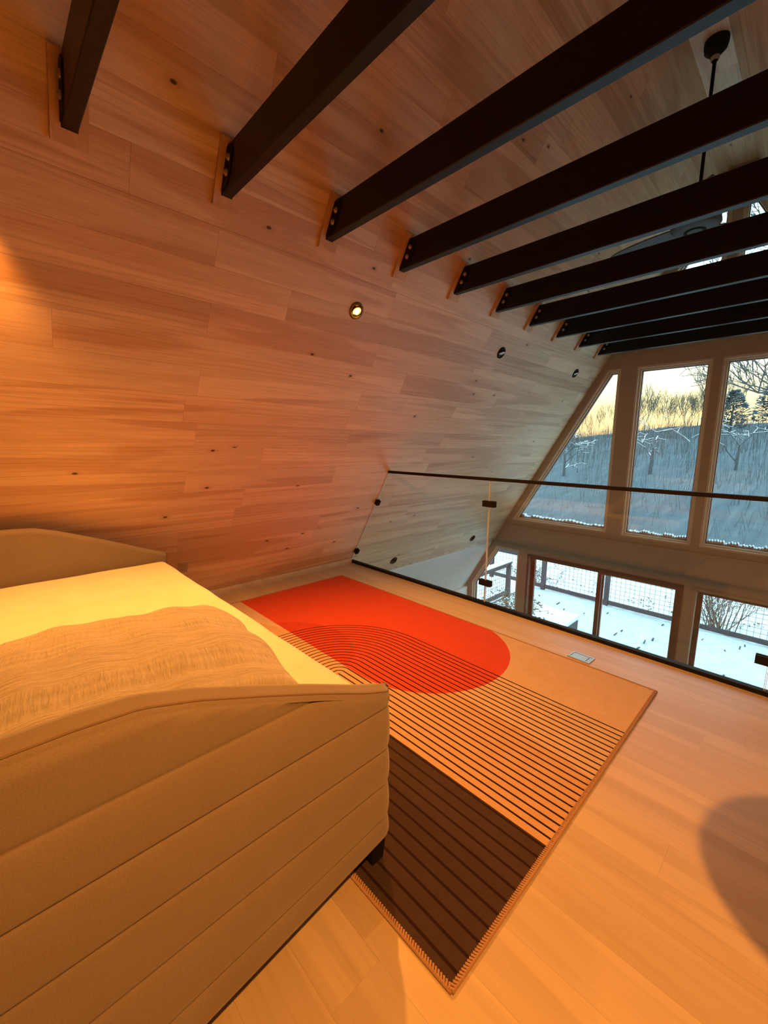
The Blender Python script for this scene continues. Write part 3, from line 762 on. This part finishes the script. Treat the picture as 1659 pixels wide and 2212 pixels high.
# ------------------------------------------------------------------ outdoors
def hill_c(x):
    t = min(1, max(0, (x + 45) / 36)); return 3.7 + 2.35 * (t * t * (3 - 2 * t))
def gz(x, y):
    if y < 19: z = -3.35 + .25 * max(0, (y - 12) / 7)
    else:
        t = min(1, (y - 19) / 81); z = -3.1 + (hill_c(x) + 3.1) * t
        if y > 100: z = hill_c(x) - (y - 100) * .25
    return z + .10 * math.sin(x * .9 + y * .4) * min(1, max(0, (y - 11) / 8)) + .18 * math.sin(x * .23 - y * .31) * min(1, max(0, (y - 14) / 20))
def hillmat():
    m, t, b = newmat('snowy_woodland_floor'); q = NT(t); obj = q.n('ShaderNodeTexCoord').outputs['Object']
    sp = q.n('ShaderNodeSeparateXYZ'); q.l(obj, sp.inputs[0])
    st_ = q.noise(q.vmap(obj, (1.6, .12, .3)), 1.5, 4, .65)
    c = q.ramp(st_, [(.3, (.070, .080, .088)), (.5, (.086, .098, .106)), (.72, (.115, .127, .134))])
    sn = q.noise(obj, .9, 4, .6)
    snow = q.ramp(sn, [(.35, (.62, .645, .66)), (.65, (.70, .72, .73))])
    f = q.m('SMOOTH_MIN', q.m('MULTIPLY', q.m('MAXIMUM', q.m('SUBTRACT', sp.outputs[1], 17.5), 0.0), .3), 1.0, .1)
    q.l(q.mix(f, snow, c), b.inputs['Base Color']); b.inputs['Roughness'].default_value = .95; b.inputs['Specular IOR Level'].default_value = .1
    q.bump(sn, .5, .3, b); return m
vs = []; fs = []; nx, ny = 90, 90
ysv = [6.4 + 133.6 * (j / ny) ** 1.6 for j in range(ny + 1)]
for j in range(ny + 1):
    for i in range(nx + 1):
        x = -100 + 160 * i / nx; vs.append((x, ysv[j], gz(x, ysv[j])))
for j in range(ny):
    for i in range(nx):
        a = j * (nx + 1) + i; fs.append((a, a + 1, a + nx + 2, a + nx + 1))
gr = MB().add(vs, fs, True).build('hillside_ground', hillmat()); gr['kind'] = 'structure'

# deck under snow
def snowmat():
    m, t, b = newmat('deck_snow'); q = NT(t); obj = q.n('ShaderNodeTexCoord').outputs['Object']
    n1 = q.noise(obj, 4.5, 5, .62, .3); n2 = q.noise(obj, 18, 3)
    q.l(q.ramp(n1, [(.3, (.62, .645, .66)), (.65, (.70, .72, .73))]), b.inputs['Base Color']); b.inputs['Roughness'].default_value = .85
    b.inputs['Specular IOR Level'].default_value = .2
    q.bump(q.m('ADD', n1, q.m('MULTIPLY', n2, .25)), .9, .18, b); return m
rr = random.Random(2); ph = [rr.uniform(0, 6) for _ in range(6)]
vs = []; fs = []; nx, ny = 70, 40
for j in range(ny + 1):
    for i in range(nx + 1):
        x = -5.35 + 9.4 * i / nx; y = YG + .18 + 4.85 * j / ny
        vs.append((x, y, -2.67 + .012 * math.sin(2.1 * x + ph[0] + y) + .010 * math.sin(4.7 * y + ph[1] - 2 * x) + .022 * rr.random()))
for j in range(ny):
    for i in range(nx):
        a = j * (nx + 1) + i; fs.append((a, a + 1, a + nx + 2, a + nx + 1))
dk = MB().add(vs, fs, True).build('deck_snow', snowmat()); dk['kind'] = 'structure'
de = MB().box(-5.45, 4.1, YG + .17, 11.2, -2.95, -2.70).build('deck', M['deckwood']); de['kind'] = 'structure'
# gaps between deck boards melted through the snow
mk = MB(); rr = random.Random(9)
for _ in range(46):
    x = rr.uniform(-4.4, -.4); y = rr.choice([10.6, 10.2, 9.8, 9.2, 8.6, 8.0]) + rr.uniform(-.25, .2); l_ = rr.uniform(.06, .2)
    if -4.9 < x < -3.0 and y < 9.6: continue
    mk.bar((x, y, -2.652), (x + rr.uniform(-.02, .02), y + l_, -2.650), rr.uniform(.012, .03), .02)
o = mk.build('bare_board_gaps', M['deckwood']); o['kind'] = 'stuff'; tag(o, 'dark gaps of deck boards showing through the snow', 'deck gaps')

RZ0, RZ1 = -2.64, -1.69
def railing(name, label, p0, axis, length, posts, mesh_step=.105):
    """axis: unit vector; posts: distances along it"""
    r_ = thing(name, label, 'railing', (p0[0], p0[1], -2.68)); ax = Vector(axis)
    P = lambda d, z, o_=0: ax * d + Vector((-ax.y, ax.x, 0)) * o_ + Vector((0, 0, z + 2.68))
    MB().bar(P(0, -1.745), P(length, -1.745), .14, .05).build('top_rail', M['deckwood'], r_)
    MB().bar(P(0, -1.81), P(length, -1.81), .045, .08).build('rail_board', M['deckwood'], r_)
    MB().bar(P(0, -2.575), P(length, -2.575), .05, .10).build('bottom_rail', M['deckwood'], r_)
    s_ = MB(); n = int(length / .12); q = random.Random(4)
    pts = [P(length * i / n, -1.72) for i in range(n + 1)]
    vs = []; fs = []
    for i, p in enumerate(pts):
        h_ = .055 + q.uniform(-.012, .012)
        for o_, z in ((-.068, 0), (-.062, h_ * .7), (0, h_), (.062, h_ * .7), (.068, 0)): vs.append(p + Vector((-ax.y, ax.x, 0)) * o_ + Vector((0, 0, z)))
    for i in range(n):
        for k_ in range(4): fs.append((i * 5 + k_, i * 5 + k_ + 1, (i + 1) * 5 + k_ + 1, (i + 1) * 5 + k_))
    s_.add(vs, fs, True).build('snow_cap', M['snow'], r_)
    for d in posts: MB().bar(P(d, -2.70), P(d, -1.765), .10, .10, ax).build('post', M['deckwood'], r_)
    w_ = MB(); z = -2.52; 
    while z < -1.86: w_.bar(P(0, z), P(length, z), .006, .006); z += mesh_step
    d = .05
    while d < length: w_.bar(P(d, -2.55), P(d, -1.83), .006, .006, ax); d += mesh_step
    o = w_.build('wire_mesh', M['wire'], r_); o['kind'] = 'stuff'
    return r_
railing('deck_railing', 'snow-capped deck railing with wire mesh parallel to the gable wall', (-6.75, 11.08), (1, 0, 0), 10.8, [.1, 1.76, 3.42, 5.08, 6.74, 8.4, 10.06])
railing('deck_railing', 'short snow-capped deck railing with wire mesh along the deck side', (-5.42, 7.2), (0, 1, 0), 2.74, [.08, 2.69])

# snow covered box on the deck
bx = thing('deck_box', 'low grey deck box under a thick cushion of snow', 'box', (-3.75, 8.35, -2.66))
o = MB().box(-.62, .62, -.42, .42, 0, .36).build('body', M['deckwood'], bx); bv = o.modifiers.new('b', 'BEVEL'); bv.width = .015
o = MB().box(-.64, .64, -.44, .44, .36, .47).build('snow_top', M['snow'], bx); bv = o.modifiers.new('b', 'BEVEL'); bv.width = .04; bv.segments = 4

# ---- trees
def grow(seed, H, r0, depth=5, spread=.55, lean=(0, 0), minr=.012, splits=(2, 3), first=.3, upb=.25, start=None, d0=None, ratio=(.62, .86)):
    q = random.Random(seed); out = []
    def rec(p, d, L, r, lv):
        n = 3 if lv < depth else 2; pts = [p]; dd = d.copy(); rad = [r]
        for i in range(n):
            dd = (dd + Vector((q.uniform(-1, 1), q.uniform(-1, 1), q.uniform(-.5, 1) * .6)) * (.16 if lv else .06)).normalized()
            p = p + dd * (L / n); pts.append(p); rad.append(max(minr, r * (1 - .42 * (i + 1) / n)))
        out.append((lv, pts, rad))
        if lv >= depth: return
        k_ = q.randint(*splits) + (1 if lv == 0 else 0)
        for i in range(k_):
            t = pts[-1] if i < 2 else pts[q.randint(1, 2)]
            a = q.uniform(0, 2 * math.pi); ortho = dd.orthogonal().normalized(); ortho.rotate(Matrix.Rotation(a, 3, dd))
            nd = (dd * (1 - spread * .6) + ortho * q.uniform(spread * .7, spread * 1.25) + Vector((0, 0, upb))).normalized()
            rec(t, nd, L * q.uniform(*ratio), max(minr, rad[-1] * q.uniform(.62, .8)), lv + 1)
    rec(start or Vector((0, 0, 0)), (d0 or Vector((lean[0], lean[1], 1))).normalized(), H * first, r0, 0)
    return out
def tree_parts(segs, snow=False):
    tr, br, sn = MB(), MB(), MB()
    for lv, pts, rad in segs:
        (tr if lv == 0 else br).tube(pts, rad, 6 if lv < 2 else 3, cap=False)
        if snow and lv >= 1:
            for a, b, ra in zip(pts, pts[1:], rad):
                d = (b - a).normalized()
                if abs(d.z) < .62:
                    u = Vector((0, 0, ra * .8 + .01)); sn.tube([a + u, b + u], max(.019, ra * .8), 3, cap=False)
    return tr, br, sn
protos = []
for k_ in range(5):
    H = 13.0; sg_ = grow(100 + k_, H, .13, 5, .30 + .05 * (k_ % 3), minr=.022, splits=(2, 3), first=.165, upb=.26, ratio=(.78, 1.02))
    tr, br, _ = tree_parts(sg_)
    protos.append((tr, br))
pm = []
for tr, br in protos:
    a = tr.build('trunk', M['bark_far']); b = br.build('branches', M['bark_far']); pm.append((a.data, b.data))
    bpy.data.objects.remove(a); bpy.data.objects.remove(b)
rr = random.Random(31)
skyx = [-52, -49, -46.5, -44, -42, -39.6, -37.5, -35.2, -33, -31, -29, -28.2, -27.2, -26.2, -25.3, -24.4, -23.6, -21.8, -20, -19.1, -18.2, -17.3, -16.5, -15.6, -14.8, -13.9, -13, -12.1, -11.2, -9.4, -7.6, -5.6, -3.4, -1, 2]
RAD = [max(math.hypot(v.co.x, v.co.y) for v in d2.vertices) for d1, d2 in pm]
pines = [(-9.4, 78, 6.4), (-5.9, 87, 7.0), (-3.0, 79, 6.0)]
taken = [(x, y, .32 * h_) for x, y, h_ in pines]
for x in skyx:
    s_ = rr.uniform(.55, 1.05); k_ = rr.randrange(5); ok = None
    for n_ in range(900):
        y = rr.uniform(66, 112); x2 = x * y / 92 + rr.uniform(-.9, .9); r_ = RAD[k_] * s_
        if all(math.hypot(x2 - a, y - b) > r_ + c for a, b, c in taken): ok = True; break
        if n_ % 40 == 39: s_ *= .93
    if not ok: print('no room', x)
    taken.append((x2, y, r_))
    t = thing('bare_tree', 'leafless tree on the far ridge against the yellow sky', 'tree', (x2, y, gz(x2, y) - .2), rr.uniform(0, 6), 'leafless trees along the far ridge')
    t.scale = (s_, s_, s_); d1, d2 = pm[k_]
    link('trunk', d1, None, t); link('branches', d2, None, t)
# nearer trees with snow lying on their boughs
for k_, (x, y, H, r0, lab) in enumerate(((-9.6, 40, 7.2, .16, 'snow-laden leafless tree in front of the blue hillside, between two window posts'),
                                    (-15.5, 37, 6.2, .13, 'snow-laden leafless tree seen through the slanted corner window'),
                                    (-4.6, 44, 6.8, .13, 'thin snow-dusted tree low on the blue hillside'))):
    sg_ = grow(60 + k_, H, r0, 4, .72, minr=.016, splits=(2, 3), first=.30, upb=.04)
    tr, br, sn = tree_parts(sg_, True)
    t = thing('snowy_tree', lab, 'tree', (x, y, gz(x, y) - .1))
    tr.build('trunk', M['bark'], t); br.build('branches', M['bark'], t); sn.build('snow', M['snow'], t, kind='stuff')
# big tree close by at the right, its boughs crossing the windows
tx, ty = 1.1, 17.0; tz = gz(tx, ty)
t = thing('bare_tree', 'large leafless tree near the house with boughs reaching past the upper windows', 'tree', (tx, ty, tz))
trk = MB().tube([(0, 0, -.2), (.1, .1, 3), (0, .1, 6), (-.4, .2, 9), (-.8, .2, 12.5)], [.26, .22, .18, .13, .05], 10); trk.build('trunk', M['bark'], t)
br = MB(); sn = MB()
boughs = [((.05, .1, 5.0), [(-.8, .1, 5.35), (-1.6, 0, 5.75), (-2.1, -.1, 6.0), (-2.6, 0, 6.05)], .075),
          ((-.1, .1, 7.2), [(-.9, .1, 8.0), (-1.9, 0, 8.5), (-2.8, .1, 8.7)], .07),
          ((-.3, .2, 8.6), [(-1.0, .2, 9.6), (-1.8, .1, 10.4), (-2.9, .2, 10.9)], .06),
          ((-.5, .2, 10), [(-1.1, .2, 11.2), (-2.0, .2, 11.9)], .05), ((0, .1, 6.2), [(.9, .1, 7), (1.8, 0, 7.4)], .07)]
for k_, (a, pts, r_) in enumerate(boughs):
    P = [Vector(a)] + [Vector(p) for p in pts]; n = len(P); br.tube(P, [r_ * (1 - .75 * i / (n - 1)) + .008 for i in range(n)], 6)
    for a_, b_ in zip(P, P[1:]): sn.tube([a_ + Vector((0, 0, r_ * .6)), b_ + Vector((0, 0, r_ * .45))], r_ * .35, 4)
    q = random.Random(k_ + 5)
    for i in range(1, n):
        for s_ in range(3):
            d = Vector((q.uniform(-1, .2), q.uniform(-.4, .4), q.uniform(.1, 1)))
            for lv, pp, rad in grow(200 + k_ * 17 + i * 5 + s_, q.uniform(2.4, 4), .026, 3, .6, minr=.010, first=.3, start=P[i], d0=d): br.tube(pp, rad, 3, cap=False)
br.build('boughs', M['bark'], t, kind='stuff'); sn.build('snow', M['snow'], t, kind='stuff')
# evergreen on the ridge
def pine(x, y, H, lab):
    t = thing('pine_tree', lab, 'tree', (x, y, gz(x, y) - .1)); q = random.Random(int(x * 7))
    MB().tube([(0, 0, 0), (.1, 0, H)], [.2, .03], 6).build('trunk', M['bark'], t)
    f = MB()
    for i in range(900):
        h_ = q.uniform(.12, 1) ** .8; R_ = math.sin(math.pi * min(1, (1.05 - h_) * .8)) * H * .30 + .2; a = q.uniform(0, 6.3); r_ = R_ * q.random() ** .5
        c = Vector((r_ * math.cos(a), r_ * math.sin(a), h_ * H - r_ * .12)); s_ = q.uniform(.18, .42)
        d = Vector((math.cos(a + q.uniform(-.6, .6)), math.sin(a + q.uniform(-.6, .6)), q.uniform(-.2, .5))).normalized() * s_
        w_ = d.orthogonal().normalized() * s_ * .35
        f.add([c - d, c + w_, c + d, c - w_, c + Vector((0, 0, s_ * .2))], [(0, 1, 4), (1, 2, 4), (2, 3, 4), (3, 0, 4)])
    f.build('needles', M['pine'], t)
pine(*pines[0], 'bluish evergreen tree on the ridge among leafless trees')
pine(*pines[1], 'taller bluish evergreen tree on the ridge beside another evergreen')
pine(*pines[2], 'bluish evergreen tree at the end of the ridge')
# undergrowth of thin stems all over the hillside
ug = MB(); rr = random.Random(77)
for _ in range(5200):
    y = 21 + 77 * rr.random() ** .75; x = rr.uniform(-.62, .12) * y + rr.uniform(-3, 3); z = gz(x, y); h_ = rr.uniform(.8, 3.0) * (.6 if y > 80 else 1); r_ = rr.uniform(.009, .030) * (y / 60) ** .7; h_ *= min(1, .3 + .7 * (y - 21) / 25)
    if any(math.hypot(x - a, y - b) < c for a, b, c in taken[:3]) or any(math.hypot(x - a, y - b) < .5 for a, b, c in taken[3:]) or any(math.hypot(x - a, y - b) < 2.2 for a, b in ((-9.6, 40), (-15.5, 37), (-4.6, 44))): continue      # clear of the trees' own feet
    ug.tube([(x, y, z - .1), (x + rr.uniform(-.3, .3), y, z + h_)], [r_, r_ * .3], 3, cap=False)
M['stem'] = simple('frosted_stems', (.078, .089, .097), .9, var=.2, scale=.8)
o = ug.build('hillside_undergrowth', M['stem']); o['kind'] = 'stuff'; tag(o, 'thin frosted stems covering the blue hillside', 'undergrowth')
# brown thicket behind the deck railing, shrubs and dead weeds
def shrub(name, lab, loc, n, H, sp_, mat, leaf=None, seed=1, group=None, r=.012):
    t = thing(name, lab, 'shrub', loc, 0, group); q = random.Random(seed); st_ = MB(); lf = MB()
    for i in range(n):
        d = Vector((q.gauss(0, sp_), q.gauss(0, sp_), 1))
        for lv, pp, rad in grow(seed * 50 + i, H * q.uniform(.6, 1.2), r, 2, .6, minr=r * .35, first=.45, upb=.1, start=Vector((q.gauss(0, .15), q.gauss(0, .15), 0)), d0=d):
            st_.tube(pp, rad, 3, cap=False)
            if leaf and lv >= 1:
                for p in pp[1:]:
                    for _ in range(leaf):
                        c = p + Vector((q.gauss(0, .05), q.gauss(0, .05), q.gauss(0, .04))); s_ = q.uniform(.018, .04)
                        d1 = Vector((q.uniform(-1, 1), q.uniform(-1, 1), q.uniform(-.4, .4))).normalized() * s_; d2 = d1.orthogonal().normalized() * s_ * .5
                        lf.add([c - d1, c + d2, c + d1, c - d2, c + Vector((0, 0, s_ * .25))], [(0, 1, 4), (1, 2, 4), (2, 3, 4), (3, 0, 4)])
    st_.build('stems', mat, t)
    if leaf: lf.build('leaves', M['dryleaf'], t)
    return t
shrub('leafy_shrub', 'brown leafy shrub with snow between its leaves outside the corner window', (-4.05, 7.45, -2.66), 16, 1.0, .25, M['bark_warm'], 3, 3)
shrub('thicket', 'brown twiggy thicket behind the wire mesh of the deck railing', (-1.25, 13.0, gz(-1.25, 13.0)), 26, 2.1, .32, M['bark_warm'], None, 8, None, .016)
shrub('thicket', 'smaller brown twiggy bush at the end of the wire mesh railing', (1.2, 14.2, gz(1.2, 14.2)), 22, 2.1, .32, M['bark_warm'], None, 9, None, .016)
shrub('garden_shrub', 'dead leafy shrub in the snow outside the railing corner', (-5.6, 12.2, gz(-5.6, 12.2)), 12, 1.1, .3, M['bark_warm'], 2, 12)
wd = MB(); rr = random.Random(15)
for _ in range(90):
    x, y = rr.uniform(-8, 0), rr.uniform(11.6, 17); z = gz(x, y)
    for _ in range(7):
        c = Vector((x + rr.gauss(0, .10), y + rr.gauss(0, .12), z + rr.uniform(.02, .12))); s_ = rr.uniform(.02, .055)
        d1 = Vector((rr.uniform(-1, 1), rr.uniform(-1, 1), rr.uniform(-.1, .5))).normalized() * s_; d2 = d1.orthogonal().normalized() * s_ * .4
        wd.add([c - d1, c + d2, c + d1, c - d2], [(0, 1, 2, 3)])
o = wd.build('dead_weeds', M['dryleaf']); o['kind'] = 'stuff'; tag(o, 'tufts of dead weeds poking through the yard snow', 'weeds')
